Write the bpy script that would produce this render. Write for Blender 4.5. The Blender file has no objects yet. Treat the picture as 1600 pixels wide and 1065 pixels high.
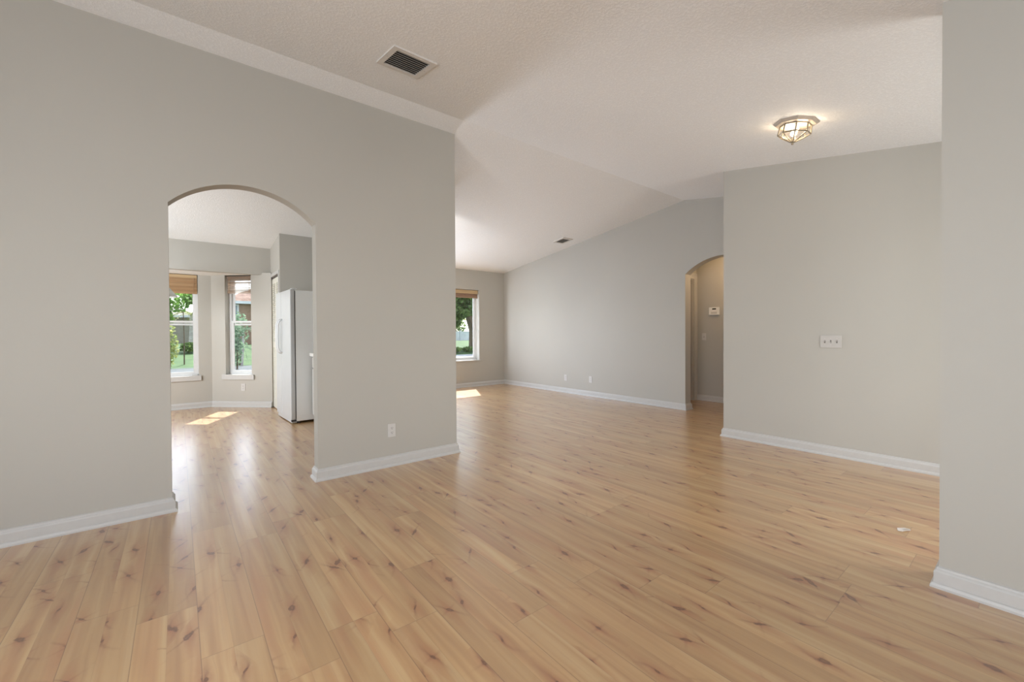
import bpy, bmesh, math, random
from mathutils import Vector, Matrix
random.seed(7)
S = bpy.context.scene
COL = S.collection
R = math.radians

# ------------------------------------------------------------------ camera
cam = bpy.data.cameras.new('camera'); camo = bpy.data.objects.new('camera', cam); COL.objects.link(camo)
cam.sensor_fit = 'HORIZONTAL'; cam.sensor_width = 36.0
cam.lens = 658.92 / 1600 * 36.0
cam.shift_y = -4.06 / 1600
cam.clip_start = 0.05; cam.clip_end = 400
_r = Vector((0.78352307, -0.62133686, -0.0056663)); _f = Vector((0.621253, 0.78352352, -0.01164473)); _u = Vector((0.01167499, 0.00560371, 0.99991614))
camo.matrix_world = Matrix(((_r.x, _u.x, -_f.x, 0), (_r.y, _u.y, -_f.y, 0), (_r.z, _u.z, -_f.z, 1.15), (0, 0, 0, 1)))
S.camera = camo

# ------------------------------------------------------------------ world, sun, daylight at the windows and added fill, exposure
W = bpy.data.worlds.new('sky'); S.world = W; W.use_nodes = True
wn = W.node_tree.nodes; wl = W.node_tree.links
bg = wn['Background']; sky = wn.new('ShaderNodeTexSky'); sky.sky_type = 'NISHITA'; sky.sun_disc = False
sky.sun_elevation = R(52.8); sky.sun_rotation = math.atan2(0.465, 0.885); sky.dust_density = 0.6; sky.air_density = 1.0
hz = wn.new('ShaderNodeHueSaturation'); hz.inputs['Saturation'].default_value = 0.42   # thin white cloud
wl.new(sky.outputs[0], hz.inputs['Color']); wl.new(hz.outputs[0], bg.inputs[0]); bg.inputs[1].default_value = 0.54
sun = bpy.data.lights.new('sun', 'SUN'); suno = bpy.data.objects.new('sun', sun); COL.objects.link(suno)
sun.energy = 11.0; sun.angle = R(0.6); sun.color = (1.0, 0.97, 0.93)
_sd = Vector((0.465 * math.cos(R(52.8)), 0.885 * math.cos(R(52.8)), math.sin(R(52.8))))
suno.rotation_euler = _sd.to_track_quat('Z', 'Y').to_euler(); suno.location = (4, 12, 12)

def area(name, loc, direction, sx, sy, energy, color=(1, 1, 1)):
    l = bpy.data.lights.new(name, 'AREA'); l.shape = 'RECTANGLE'; l.size = sx; l.size_y = sy; l.energy = energy; l.color = color
    o = bpy.data.objects.new(name, l); COL.objects.link(o); o.location = loc
    o.rotation_euler = Vector(direction).to_track_quat('-Z', 'Y').to_euler()
    return o
# daylight outside unseen windows; the entry, foyer and kitchen ones are added fill
area('daylight_dining_window', (-2.62, 0.10, 1.25), (1, -0.22, 0.22), 2.5, 1.9, 172, (0.94, 0.98, 1.05))
area('added_fill_entry', (-1.4, -1.32, 1.25), (0.35, 1, 0), 1.5, 1.6, 42, (0.96, 0.98, 1.02))  # added frontal fill behind the camera, set in an invented opening
area('added_fill_foyer', (3.72, -1.32, 1.15), (0.05, 1, 0), 1.2, 1.9, 58, (0.98, 0.98, 0.97))  # fill added to brighten the foyer floor, its glazing assumed
area('added_fill_kitchen', (-2.62, 5.7, 1.35), (1, 1.1, 0.08), 2.0, 1.4, 184, (0.96, 0.99, 1.03))  # fill added to brighten the kitchen from an invented side opening
area('daylight_patio_door', (2.90, 7.99, 1.12), (0.55, -1, -0.35), 1.1, 1.9, 160, (0.84, 0.94, 1.10))

S.view_settings.view_transform = 'Standard'; S.view_settings.look = 'None'
S.view_settings.exposure = 0.0; S.view_settings.gamma = 1.0; S.view_settings.use_curve_mapping = False
S.cycles.max_bounces = 12; S.cycles.diffuse_bounces = 8; S.cycles.transparent_max_bounces = 16
S.cycles.use_denoising = True; S.cycles.sample_clamp_indirect = 6.0
S.cycles.caustics_reflective = False; S.cycles.caustics_refractive = False

# ------------------------------------------------------------------ materials
class G:
    """small helper for node graphs"""
    def __init__(s, name):
        s.m = bpy.data.materials.new(name); s.m.use_nodes = True
        s.n = s.m.node_tree.nodes; s.l = s.m.node_tree.links
        s.b = s.n['Principled BSDF']; s.out = s.n['Material Output']
    def put(s, sock, v):
        if hasattr(v, 'is_output'): s.l.new(v, sock)
        else: sock.default_value = v
    def math(s, op, a, b=None, c=None, clamp=False):
        n = s.n.new('ShaderNodeMath'); n.operation = op; n.use_clamp = clamp
        s.put(n.inputs[0], a)
        if b is not None: s.put(n.inputs[1], b)
        if c is not None: s.put(n.inputs[2], c)
        return n.outputs[0]
    def coord(s, out='Object'):
        return s.n.new('ShaderNodeTexCoord').outputs[out]
    def sep(s, v):
        n = s.n.new('ShaderNodeSeparateXYZ'); s.l.new(v, n.inputs[0]); return n.outputs
    def comb(s, x, y, z=0.0):
        n = s.n.new('ShaderNodeCombineXYZ'); s.put(n.inputs[0], x); s.put(n.inputs[1], y); s.put(n.inputs[2], z); return n.outputs[0]
    def noise(s, vec, scale, detail=2.0, rough=0.5, dist=0.0, dim='3D'):
        n = s.n.new('ShaderNodeTexNoise'); n.noise_dimensions = dim; s.l.new(vec, n.inputs['Vector'])
        n.inputs['Scale'].default_value = scale; n.inputs['Detail'].default_value = detail
        n.inputs['Roughness'].default_value = rough; n.inputs['Distortion'].default_value = dist
        return n.outputs[0]
    def white(s, vec):
        n = s.n.new('ShaderNodeTexWhiteNoise'); n.noise_dimensions = '3D'; s.l.new(vec, n.inputs[0]); return n.outputs
    def ramp(s, fac, stops):
        n = s.n.new('ShaderNodeValToRGB'); s.l.new(fac, n.inputs[0]); e = n.color_ramp.elements
        while len(e) < len(stops): e.new(0.5)
        for k, (p, c) in enumerate(stops): e[k].position = p; e[k].color = (*c, 1)
        return n.outputs[0]
    def mix(s, fac, a, b, mode='MIX'):
        n = s.n.new('ShaderNodeMix'); n.data_type = 'RGBA'; n.blend_type = mode
        s.put(n.inputs[0], fac)
        s.put(n.inputs[6], a if hasattr(a, 'is_output') else (*a, 1)); s.put(n.inputs[7], b if hasattr(b, 'is_output') else (*b, 1))
        return n.outputs[2]
    def smooth(s, v, lo, hi):
        n = s.n.new('ShaderNodeMapRange'); n.interpolation_type = 'SMOOTHSTEP'; s.put(n.inputs[0], v)
        n.inputs[1].default_value = lo; n.inputs[2].default_value = hi; return n.outputs[0]
    def bump(s, h, strength, dist=0.01):
        n = s.n.new('ShaderNodeBump'); s.l.new(h, n.inputs['Height']); n.inputs['Strength'].default_value = strength
        n.inputs['Distance'].default_value = dist; s.l.new(n.outputs[0], s.b.inputs['Normal'])
    def set(s, **k):
        for a, v in k.items(): s.put(s.b.inputs[a.replace('_', ' ')], v)
        return s

def plain(name, col, rough=0.5, metal=0.0, var=0.06, vs=30.0, spec=0.5, bump=0.0):
    g = G(name); c = g.coord(); n = g.noise(c, vs, 3)
    lo = tuple(x * (1 - var) for x in col); hi = tuple(min(1, x * (1 + var)) for x in col)
    g.set(Base_Color=g.ramp(n, [(0.3, lo), (0.7, hi)]), Roughness=rough, Metallic=metal)
    g.b.inputs['Specular IOR Level'].default_value = spec
    if bump: g.bump(n, bump, 0.002)
    return g.m

def mat_wall():
    g = G('wall_paint'); c = g.coord()
    n = g.noise(c, 1.3, 2); f = g.noise(c, 260, 2)
    g.set(Base_Color=g.ramp(n, [(0.3, (0.405, 0.392, 0.356)), (0.7, (0.417, 0.403, 0.366))]), Roughness=0.55)
    g.b.inputs['Specular IOR Level'].default_value = 0.35
    g.bump(f, 0.12, 0.001); return g.m

def mat_ceiling():
    g = G('knockdown_ceiling'); c = g.coord()
    a = g.noise(c, 70, 4, 0.65); k = g.smooth(a, 0.46, 0.58)
    g.set(Base_Color=g.mix(k, (0.75, 0.765, 0.77), (0.79, 0.805, 0.81)), Roughness=0.85)
    g.b.inputs['Specular IOR Level'].default_value = 0.2
    g.bump(k, 0.35, 0.004); return g.m

def mat_floor():
    g = G('knotty_pine_floor'); x, y, z = g.sep(g.coord())
    M = g.math; BW = 0.195
    bx = M('DIVIDE', M('SUBTRACT', x, 0.052), BW); ib = M('FLOOR', bx); fx = M('FRACT', bx)
    rb = g.white(g.comb(ib, 3.7, 1.0))[0]
    by = M('ADD', M('DIVIDE', y, 1.22), M('MULTIPLY', rb, 5.0)); jb = M('FLOOR', by); fy = M('FRACT', by)
    sx = M('FLOOR', M('MULTIPLY', bx, 2.0)); fs = M('FRACT', M('MULTIPLY', bx, 2.0))
    rs = g.white(g.comb(sx, jb, 9.1)); pr = rs[0]
    rsx, rsy, rsz = g.sep(rs[1])
    # knots
    vx = M('DIVIDE', x, 0.15); vy = M('DIVIDE', M('ADD', y, M('MULTIPLY', pr, 3.0)), 0.27)
    vn = g.n.new('ShaderNodeTexVoronoi'); vn.voronoi_dimensions = '2D'; g.l.new(g.comb(vx, vy), vn.inputs['Vector']); vn.inputs['Scale'].default_value = 1.0
    px, py, _ = g.sep(vn.outputs['Position']); cr, cg, cb = g.sep(vn.outputs['Color'])
    wob = g.noise(g.comb(M('MULTIPLY', x, 1.0), M('MULTIPLY', y, 0.55)), 45, 3, 0.6)
    wob2 = M('SUBTRACT', wob, 0.5)
    dx = M('MULTIPLY', M('SUBTRACT', vx, px), 0.15); dy = M('MULTIPLY', M('SUBTRACT', vy, py), 0.27)
    # a knot leans across the grain
    lean = M('MULTIPLY', M('SUBTRACT', cr, 0.5), 1.6)
    dxl = M('ADD', dx, M('MULTIPLY', dy, lean))
    size = M('ADD', 0.45, M('MULTIPLY', M('POWER', cb, 1.6), 0.85))
    rr = M('SQRT', M('ADD', M('POWER', M('DIVIDE', dxl, 0.0125), 2.0), M('POWER', M('DIVIDE', dy, 0.024), 2.0)))
    rr = M('DIVIDE', rr, size)
    gate = M('GREATER_THAN', cg, 0.18)
    rk = M('ADD', rr, M('MULTIPLY', wob2, 2.2))
    core = M('MULTIPLY', M('SUBTRACT', 1.0, g.smooth(rk, 0.55, 1.15)), gate)
    halo = M('MULTIPLY', M('EXPONENT', M('MULTIPLY', M('POWER', M('DIVIDE', M('ADD', dx, M('MULTIPLY', wob2, 0.02)), 0.020), 2.0), -1.0)),
             M('EXPONENT', M('MULTIPLY', M('ABSOLUTE', M('DIVIDE', dy, 0.075)), -1.0)))
    halo = M('MULTIPLY', M('MULTIPLY', halo, gate), M('ADD', 0.45, M('MULTIPLY', size, 0.5)))
    bend = M('MULTIPLY', M('MULTIPLY', dx, gate), M('EXPONENT', M('MULTIPLY', M('ADD', M('POWER', M('DIVIDE', dx, 0.03), 2.0), M('POWER', M('DIVIDE', dy, 0.07), 2.0)), -1.0)))
    gx = M('SUBTRACT', x, M('MULTIPLY', bend, 0.8))
    off = M('MULTIPLY', pr, 37.0)
    streak = g.noise(g.comb(M('ADD', M('MULTIPLY', gx, 22.0), off), M('MULTIPLY', y, 0.9), off), 1.0, 2, 0.5, 0.3)
    fine = g.noise(g.comb(M('ADD', M('MULTIPLY', gx, 150.0), off), M('MULTIPLY', y, 1.7), off), 1.0, 3, 0.6, 0.4)
    big = g.noise(g.comb(M('ADD', M('MULTIPLY', gx, 9.0), off), M('MULTIPLY', y, 1.2), 4.0), 1.0, 1, 0.5, 0.2)
    base = g.ramp(streak, [(0.28, (0.385, 0.212, 0.092)), (0.5, (0.478, 0.29, 0.127)), (0.72, (0.54, 0.365, 0.178))])
    base = g.mix(M('MULTIPLY', g.smooth(big, 0.52, 0.75), 0.55), base, (0.42, 0.195, 0.088))
    base = g.mix(M('MULTIPLY', g.smooth(fine, 0.5, 0.72), 0.20), base, (0.36, 0.20, 0.10))
    tone = M('ADD', 0.90, M('MULTIPLY', rsy, 0.18))
    base = g.mix(1.0, base, g.comb(tone, tone, M('MULTIPLY', tone, 1.0)), 'MULTIPLY')
    # feathered wings that run out of a knot, a little askew
    wl_ = M('MULTIPLY', M('SUBTRACT', cb, 0.5), 1.1)
    wx = M('SUBTRACT', M('ADD', dxl, M('MULTIPLY', wob2, 0.016)), M('MULTIPLY', M('MULTIPLY', dy, M('ABSOLUTE', dy)), M('MULTIPLY', wl_, 14.0)))
    wing = M('MULTIPLY', M('EXPONENT', M('MULTIPLY', M('POWER', M('DIVIDE', wx, M('ADD', 0.004, M('MULTIPLY', M('ABSOLUTE', dy), 0.06))), 2.0), -1.0)), M('EXPONENT', M('MULTIPLY', M('ABSOLUTE', dy), -24.0)))
    wing = M('MULTIPLY', M('MULTIPLY', wing, gate), M('ADD', 0.30, M('MULTIPLY', fine, 1.4)))
    cross = M('MULTIPLY', M('EXPONENT', M('MULTIPLY', M('POWER', M('DIVIDE', M('SUBTRACT', dy, M('MULTIPLY', dx, lean)), 0.007), 2.0), -1.0)), M('EXPONENT', M('MULTIPLY', M('ABSOLUTE', dx), -45.0)))
    cross = M('MULTIPLY', M('MULTIPLY', cross, gate), M('GREATER_THAN', cr, 0.45))
    base = g.mix(M('MULTIPLY', halo, 0.95, clamp=True), base, (0.34, 0.125, 0.05))
    base = g.mix(M('MULTIPLY', cross, 0.75), base, (0.27, 0.11, 0.05))
    base = g.mix(M('MULTIPLY', wing, 0.95, clamp=True), base, (0.20, 0.075, 0.032))
    ringm = M('SUBTRACT', 1.0, g.smooth(M('ABSOLUTE', M('SUBTRACT', rk, 0.55)), 0.05, 0.45))
    base = g.mix(M('MULTIPLY', core, 0.78), base, (0.205, 0.085, 0.032))
    base = g.mix(M('MULTIPLY', M('MULTIPLY', core, ringm), 0.6), base, (0.11, 0.042, 0.016))
    # seams
    def edge(f, w, lo, hi):
        d = M('MULTIPLY', M('MINIMUM', f, M('SUBTRACT', 1.0, f)), w); return M('SUBTRACT', 1.0, g.smooth(d, lo, hi))
    sl = edge(fx, BW, 0.0006, 0.0022); se = edge(fy, 1.22, 0.0006, 0.0022); ss = edge(fs, BW / 2, 0.0003, 0.0012)
    seam = M('MAXIMUM', M('MAXIMUM', M('MULTIPLY', sl, 0.55), M('MULTIPLY', se, 0.45)), M('MULTIPLY', ss, 0.18))
    base = g.mix(seam, base, (0.16, 0.085, 0.045))
    g.set(Base_Color=base, Roughness=M('ADD', 0.37, M('MULTIPLY', wob, 0.10)))
    g.b.inputs['IOR'].default_value = 1.55
    g.b.inputs['Coat Weight'].default_value = 1.0; g.b.inputs['Coat Roughness'].default_value = 0.26; g.b.inputs['Coat IOR'].default_value = 1.8
    g.bump(M('SUBTRACT', 1.0, seam), 0.25, 0.0012)
    return g.m

def mat_glass(name='window_glass', refl=0.025, tint=(0.985, 0.99, 0.99)):
    g = G(name); g.n.remove(g.b)
    t = g.n.new('ShaderNodeBsdfTransparent'); t.inputs[0].default_value = (*tint, 1)
    s = g.n.new('ShaderNodeBsdfGlossy'); s.inputs['Roughness'].default_value = 0.02; s.inputs[0].default_value = (1, 1, 1, 1)
    m = g.n.new('ShaderNodeMixShader'); m.inputs[0].default_value = refl
    g.l.new(t.outputs[0], m.inputs[1]); g.l.new(s.outputs[0], m.inputs[2]); g.l.new(m.outputs[0], g.out.inputs[0]); return g.m

def mat_bamboo(name, a, b, transl=0.35, gaps=0.0):
    g = G(name); x, y, z = g.sep(g.coord())
    rows = g.white(g.comb(g.math('FLOOR', g.math('MULTIPLY', z, 190.0)), 2.0, 3.0))[0]
    band = g.noise(g.comb(g.math('MULTIPLY', x, 2.0), g.math('MULTIPLY', y, 2.0), g.math('MULTIPLY', z, 22.0)), 1.0, 2)
    c = g.mix(rows, a, b); c = g.mix(g.math('MULTIPLY', band, 0.5), c, tuple(v * 0.72 for v in a))
    g.set(Base_Color=c, Roughness=0.6)
    tr = g.n.new('ShaderNodeBsdfTranslucent'); g.put(tr.inputs[0], c)
    m = g.n.new('ShaderNodeMixShader'); m.inputs[0].default_value = transl
    g.l.new(g.b.outputs[0], m.inputs[1]); g.l.new(tr.outputs[0], m.inputs[2]); last = m.outputs[0]
    if gaps:
        tp = g.n.new('ShaderNodeBsdfTransparent'); m2 = g.n.new('ShaderNodeMixShader')
        g.put(m2.inputs[0], g.math('MULTIPLY', g.math('GREATER_THAN', rows, 0.45), gaps)); g.l.new(last, m2.inputs[1]); g.l.new(tp.outputs[0], m2.inputs[2]); last = m2.outputs[0]
    g.l.new(last, g.out.inputs[0])
    g.bump(rows, 0.4, 0.002); return g.m

def mat_emit(name, col, strength):
    g = G(name); g.set(Base_Color=(*col, 1), Roughness=0.4)
    n = g.noise(g.coord(), 8.0); g.set(Emission_Color=g.ramp(n, [(0.0, col), (1.0, col)])); g.b.inputs['Emission Strength'].default_value = strength; return g.m

def mat_two(name, a, b, scale, rough=0.8, stretch=(1, 1, 1), lo=0.35, hi=0.65, transl=0.0):
    g = G(name); x, y, z = g.sep(g.coord())
    v = g.comb(g.math('MULTIPLY', x, stretch[0]), g.math('MULTIPLY', y, stretch[1]), g.math('MULTIPLY', z, stretch[2]))
    c = g.ramp(g.noise(v, scale, 4, 0.6), [(lo, a), (hi, b)])
    g.set(Base_Color=c, Roughness=rough); g.b.inputs['Specular IOR Level'].default_value = 0.25
    if transl:
        tr = g.n.new('ShaderNodeBsdfTranslucent'); g.put(tr.inputs[0], c)
        m = g.n.new('ShaderNodeMixShader'); m.inputs[0].default_value = transl
        g.l.new(g.b.outputs[0], m.inputs[1]); g.l.new(tr.outputs[0], m.inputs[2]); g.l.new(m.outputs[0], g.out.inputs[0])
    return g.m

MT = dict(
    wall=mat_wall(), ceil=mat_ceiling(), floor=mat_floor(), glass=mat_glass(),
    trim=plain('white_trim_paint', (0.478, 0.474, 0.460), 0.35, var=0.02),
    vinyl=plain('white_window_vinyl', (0.60, 0.61, 0.61), 0.35, var=0.02),
    fridge=plain('white_enamel_dimmed', (0.50, 0.52, 0.53), 0.28, var=0.02, vs=8),  # doors toned down to offset the strong light they catch
    fridge_side=plain('textured_white_enamel_lifted', (0.78, 0.81, 0.82), 0.5, var=0.03, vs=300, bump=0.1),  # same white as the doors, lifted to offset the shade on this side
    gap=plain('dark_gasket', (0.05, 0.05, 0.052), 0.7),
    handle=plain('white_plastic', (0.68, 0.70, 0.71), 0.3, var=0.02),
    plate=plain('white_switch_plastic', (0.53, 0.52, 0.50), 0.35, var=0.02),
    almond=plain('almond_switch_plastic', (0.46, 0.445, 0.42), 0.35, var=0.02),
    almond_dark=plain('almond_toggle', (0.34, 0.325, 0.30), 0.4, var=0.02),
    slot=plain('dark_slot', (0.06, 0.055, 0.05), 0.6),
    lever=plain('ivory_toggle', (0.55, 0.53, 0.50), 0.4, var=0.02),
    thermo=plain('thermostat_plastic', (0.74, 0.73, 0.71), 0.4, var=0.02),
    lcd=plain('dark_display', (0.02, 0.022, 0.02), 0.2),
    vent=plain('vent_paint', (0.60, 0.585, 0.555), 0.45, var=0.03),
    slat=plain('vent_slat_metal', (0.40, 0.39, 0.37), 0.5, var=0.05),
    dark=plain('duct_black', (0.008, 0.008, 0.009), 0.9),
    duct=plain('duct_grey', (0.10, 0.105, 0.10), 0.8),
    brass=plain('antique_brass', (0.20, 0.17, 0.12), 0.45, 0.2),
    cream=plain('cream_canopy_metal', (0.42, 0.37, 0.31), 0.4, 0.1),
    lampglass=mat_glass('bevelled_lamp_glass', 0.14, (0.98, 0.95, 0.9)),
    bulb=mat_emit('warm_bulb', (1.0, 0.90, 0.80), 1.1),
    cabinet=plain('white_cabinet_paint', (0.52, 0.52, 0.50), 0.4, var=0.02),
    counter=plain('pale_laminate', (0.68, 0.67, 0.64), 0.35, var=0.08, vs=120),
    door=plain('white_door_paint', (0.36, 0.365, 0.34), 0.4, var=0.02),
    louver=plain('louver_paint', (0.66, 0.65, 0.58), 0.45, var=0.02),
    track=plain('bifold_track_metal', (0.12, 0.11, 0.10), 0.4, 0.6),
    bamboo=mat_bamboo('woven_bamboo', (0.50, 0.30, 0.15), (0.62, 0.42, 0.24), 0.40),
    bamboo_pale=mat_bamboo('pale_woven_bamboo', (0.58, 0.44, 0.33), (0.74, 0.66, 0.58), 0.62, 0.6),
    bamboo_dark=mat_bamboo('dark_woven_bamboo', (0.30, 0.19, 0.13), (0.42, 0.28, 0.19), 0.2),
    valance=mat_bamboo('light_valance', (0.56, 0.40, 0.22), (0.66, 0.49, 0.29), 0.2),
    tape=plain('shade_binding', (0.42, 0.26, 0.14), 0.7),
    dome=plain('white_lamp_enamel', (0.62, 0.64, 0.62), 0.4, var=0.02),
    fleck=plain('whitish_matte', (0.62, 0.57, 0.52), 0.7),
    steel=plain('brushed_steel', (0.45, 0.45, 0.44), 0.35, 0.8),
    # outdoors
    lawn=mat_two('mown_grass', (0.040, 0.092, 0.028), (0.072, 0.140, 0.044), 1.4),
    paving=mat_two('grey_paving', (0.072, 0.088, 0.092), (0.112, 0.128, 0.132), 2.0),
    deck=mat_two('white_concrete', (0.320, 0.336, 0.336), (0.400, 0.416, 0.416), 2.5),
    leaf=mat_two('green_leaves', (0.09, 0.22, 0.04), (0.32, 0.50, 0.14), 3.0, 0.6, transl=0.5),
    leaf_yellow=mat_two('yellow_green_leaves', (0.20, 0.28, 0.08), (0.50, 0.50, 0.20), 3.5, 0.6, transl=0.5),
    leaf_dark=mat_two('dark_leaves', (0.06, 0.12, 0.03), (0.20, 0.30, 0.09), 1.6, 0.6, transl=0.5),
    leaf_blue=mat_two('grey_green_leaves', (0.10, 0.18, 0.11), (0.30, 0.42, 0.28), 3.0, 0.6, transl=0.45),
    bark=mat_two('brown_bark', (0.080, 0.060, 0.040), (0.160, 0.120, 0.080), 6.0, 0.9, (1, 1, 0.3)),
    pale_bark=mat_two('pale_bark', (0.280, 0.264, 0.240), (0.464, 0.448, 0.424), 5.0, 0.9, (1, 1, 2.0)),
    stucco=mat_two('terracotta_stucco', (0.240, 0.160, 0.112), (0.288, 0.196, 0.144), 6.0),
    cream_wall=mat_two('cream_stucco', (0.288, 0.272, 0.224), (0.336, 0.320, 0.264), 5.0),
    roof=mat_two('clay_roof_tiles', (0.160, 0.092, 0.064), (0.288, 0.200, 0.160), 3.0, 0.85),
    roof_grey=mat_two('pale_roof_tiles', (0.224, 0.216, 0.200), (0.304, 0.296, 0.272), 3.0, 0.85),
    fence=mat_two('white_vinyl_fence', (0.50, 0.54, 0.58), (0.62, 0.66, 0.70), 1.5, 0.5),
    pane=plain('dark_window_pane', (0.10, 0.15, 0.20), 0.1),
)

# ------------------------------------------------------------------ mesh helpers
class MB:
    def __init__(s): s.bm = bmesh.new()
    def poly(s, pts): return s.bm.faces.new([s.bm.verts.new(p) for p in pts])
    def hexa(s, p):   # 8 points, bottom 0-3 then top 4-7
        v = [s.bm.verts.new(q) for q in p]
        for f in ((3, 2, 1, 0), (4, 5, 6, 7), (0, 1, 5, 4), (1, 2, 6, 5), (2, 3, 7, 6), (3, 0, 4, 7)): s.bm.faces.new([v[i] for i in f])
        return s
    def box(s, x0, x1, y0, y1, z0, z1, fr=None):
        p = [(x0, y0, z0), (x1, y0, z0), (x1, y1, z0), (x0, y1, z0), (x0, y0, z1), (x1, y0, z1), (x1, y1, z1), (x0, y1, z1)]
        if fr: p = [fr(*q) for q in p]
        return s.hexa(p)
    def prism(s, pts, ext):       # planar outline extruded by a vector
        e = Vector(ext); a = [s.bm.verts.new(p) for p in pts]; b = [s.bm.verts.new(Vector(p) + e) for p in pts]
        s.bm.faces.new(a[::-1]); s.bm.faces.new(b); n = len(pts)
        for i in range(n): s.bm.faces.new([a[i], a[(i + 1) % n], b[(i + 1) % n], b[i]])
        return s
    def lathe(s, prof, seg=24, fr=None, caps=True):
        rings = []
        for r, z in prof:
            ring = []
            for k in range(seg):
                a = 2 * math.pi * k / seg; q = (r * math.cos(a), r * math.sin(a), z); ring.append(s.bm.verts.new(fr(*q) if fr else q))
            rings.append(ring)
        for i in range(len(rings) - 1):
            for k in range(seg): s.bm.faces.new([rings[i][k], rings[i][(k + 1) % seg], rings[i + 1][(k + 1) % seg], rings[i + 1][k]])
        if caps: s.bm.faces.new(rings[0][::-1]); s.bm.faces.new(rings[-1])
        return s
    def tube(s, pts, r, seg=8, r2=None):
        pts = [Vector(p) for p in pts]; rings = []
        n = len(pts)
        for i, p in enumerate(pts):
            t = (pts[min(i + 1, n - 1)] - pts[max(i - 1, 0)]).normalized()
            a = t.orthogonal().normalized() if i == 0 else (last - t * last.dot(t)).normalized()
            last = a; b = t.cross(a); rad = r if r2 is None else r + (r2 - r) * i / (n - 1)
            rings.append([s.bm.verts.new(p + (a * math.cos(2 * math.pi * k / seg) + b * math.sin(2 * math.pi * k / seg)) * rad) for k in range(seg)])
        for i in range(n - 1):
            for k in range(seg): s.bm.faces.new([rings[i][k], rings[i][(k + 1) % seg], rings[i + 1][(k + 1) % seg], rings[i + 1][k]])
        s.bm.faces.new(rings[0][::-1]); s.bm.faces.new(rings[-1]); return s
    def build(s, name, mat, parent=None, bevel=0.0, smooth=False, origin=None):
        bmesh.ops.recalc_face_normals(s.bm, faces=s.bm.faces[:])
        off = Vector(origin) if origin else (parent.location if parent else Vector((0, 0, 0)))
        if off.length: bmesh.ops.translate(s.bm, verts=s.bm.verts[:], vec=-off)
        me = bpy.data.meshes.new(name); s.bm.to_mesh(me); s.bm.free()
        if smooth:
            for p in me.polygons: p.use_smooth = True
        me.materials.append(MT[mat] if isinstance(mat, str) else mat)
        o = bpy.data.objects.new(name, me); COL.objects.link(o)
        if parent: o.parent = parent
        else: o.location = off
        if bevel:
            b = o.modifiers.new('bevel', 'BEVEL'); b.width = bevel; b.segments = 2; b.limit_method = 'ANGLE'
        return o
# note: children of an Empty are given in world coordinates; build() subtracts the Empty's place

def struct(o): o['kind'] = 'structure'; return o
def thing(name, loc, label, cat, group=None):
    o = bpy.data.objects.new(name, None); COL.objects.link(o); o.location = loc; o.empty_display_size = 0.1
    o['label'] = label; o['category'] = cat
    if group: o['group'] = group
    return o
def tag(o, label, cat, group=None, kind=None):
    o['label'] = label; o['category'] = cat
    if group: o['group'] = group
    if kind: o['kind'] = kind
    return o
def frame(o, a, b, c):    # local axes at an origin
    o, a, b, c = Vector(o), Vector(a), Vector(b), Vector(c)
    return lambda x, y, z: tuple(o + a * x + b * y + c * z)

# ------------------------------------------------------------------ the house
yL, xL, tL = 3.534, 2.110, 0.115
xA1, xA2 = -0.040, 0.853
yF, xW, xB, yB, xC, yC = 7.704, 5.878, 4.731, 2.201, 2.672, 0.287
yR, zR, s1, s2 = 3.308, 3.099, 0.1303, 0.1633
xLeft, yBack = -2.4, -1.1
def cz(y): return zR - s1 * (y - yR) if y > yR else zR - s2 * (yR - y)

struct(MB().box(-2.6, 7.2, -1.3, 8.5, -0.12, 0.0).build('floor', 'floor'))

m = MB(); T = 0.14
yn, yf = -1.3, 7.95
prof = [(yn, cz(yn)), (yR, zR), (yf, cz(yf)), (yf, cz(yf) + T), (yR, zR + T), (yn, cz(yn) + T)]
m.prism([(-2.6, y, z) for y, z in prof], (9.8, 0, 0))
struct(m.build('ceiling', 'ceil'))

def arch_wall(axis, fixed, thick, a0, a1, top, o0, o1, spring, rise, seg=28):
    """wall with an arched opening; runs along x (axis 0) or y (axis 1); top(a) gives the height"""
    hw = (o1 - o0) / 2; c = (o0 + o1) / 2; rad = (hw * hw + rise * rise) / (2 * rise); ang = math.asin(hw / rad)
    arc = [(c + rad * math.sin(-ang + 2 * ang * k / seg), spring + rise - rad + rad * math.cos(-ang + 2 * ang * k / seg)) for k in range(seg + 1)]
    P = (lambda a, z, d: (a, fixed + d, z)) if axis == 0 else (lambda a, z, d: (fixed + d, a, z))
    m = MB(); V = m.bm.verts.new
    # strips, so that the faces stay planar and tidy
    cols = [(a0, 0.0)] + [(o0, 0.0)]
    def quad(pa, pb, ta, tb):
        f = [P(*pa, 0), P(*pb, 0), P(*tb, 0), P(*ta, 0)]; b = [P(*pa, thick), P(*pb, thick), P(*tb, thick), P(*ta, thick)]
        m.hexa([f[0], f[1], b[1], b[0], f[3], f[2], b[2], b[3]])
    quad((a0, 0), (o0, 0), (a0, top(a0)), (o0, top(o0)))
    for k in range(seg):
        (u0, z0), (u1, z1) = arc[k], arc[k + 1]
        quad((u0, z0), (u1, z1), (u0, top(u0)), (u1, top(u1)))
    if a1 > o1: quad((o1, 0), (a1, 0), (o1, top(o1)), (a1, top(a1)))
    # drop the inner shared faces
    bmesh.ops.remove_doubles(m.bm, verts=m.bm.verts[:], dist=1e-5)
    seen = {}
    for f in m.bm.faces: seen.setdefault(tuple(sorted(v.index for v in f.verts)), []).append(f)
    m.bm.verts.index_update(); seen = {}
    for f in m.bm.faces: seen.setdefault(tuple(sorted(v.index for v in f.verts)), []).append(f)
    dead = [f for fs in seen.values() if len(fs) > 1 for f in fs]
    bmesh.ops.delete(m.bm, geom=dead, context='FACES_ONLY')
    return m

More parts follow.
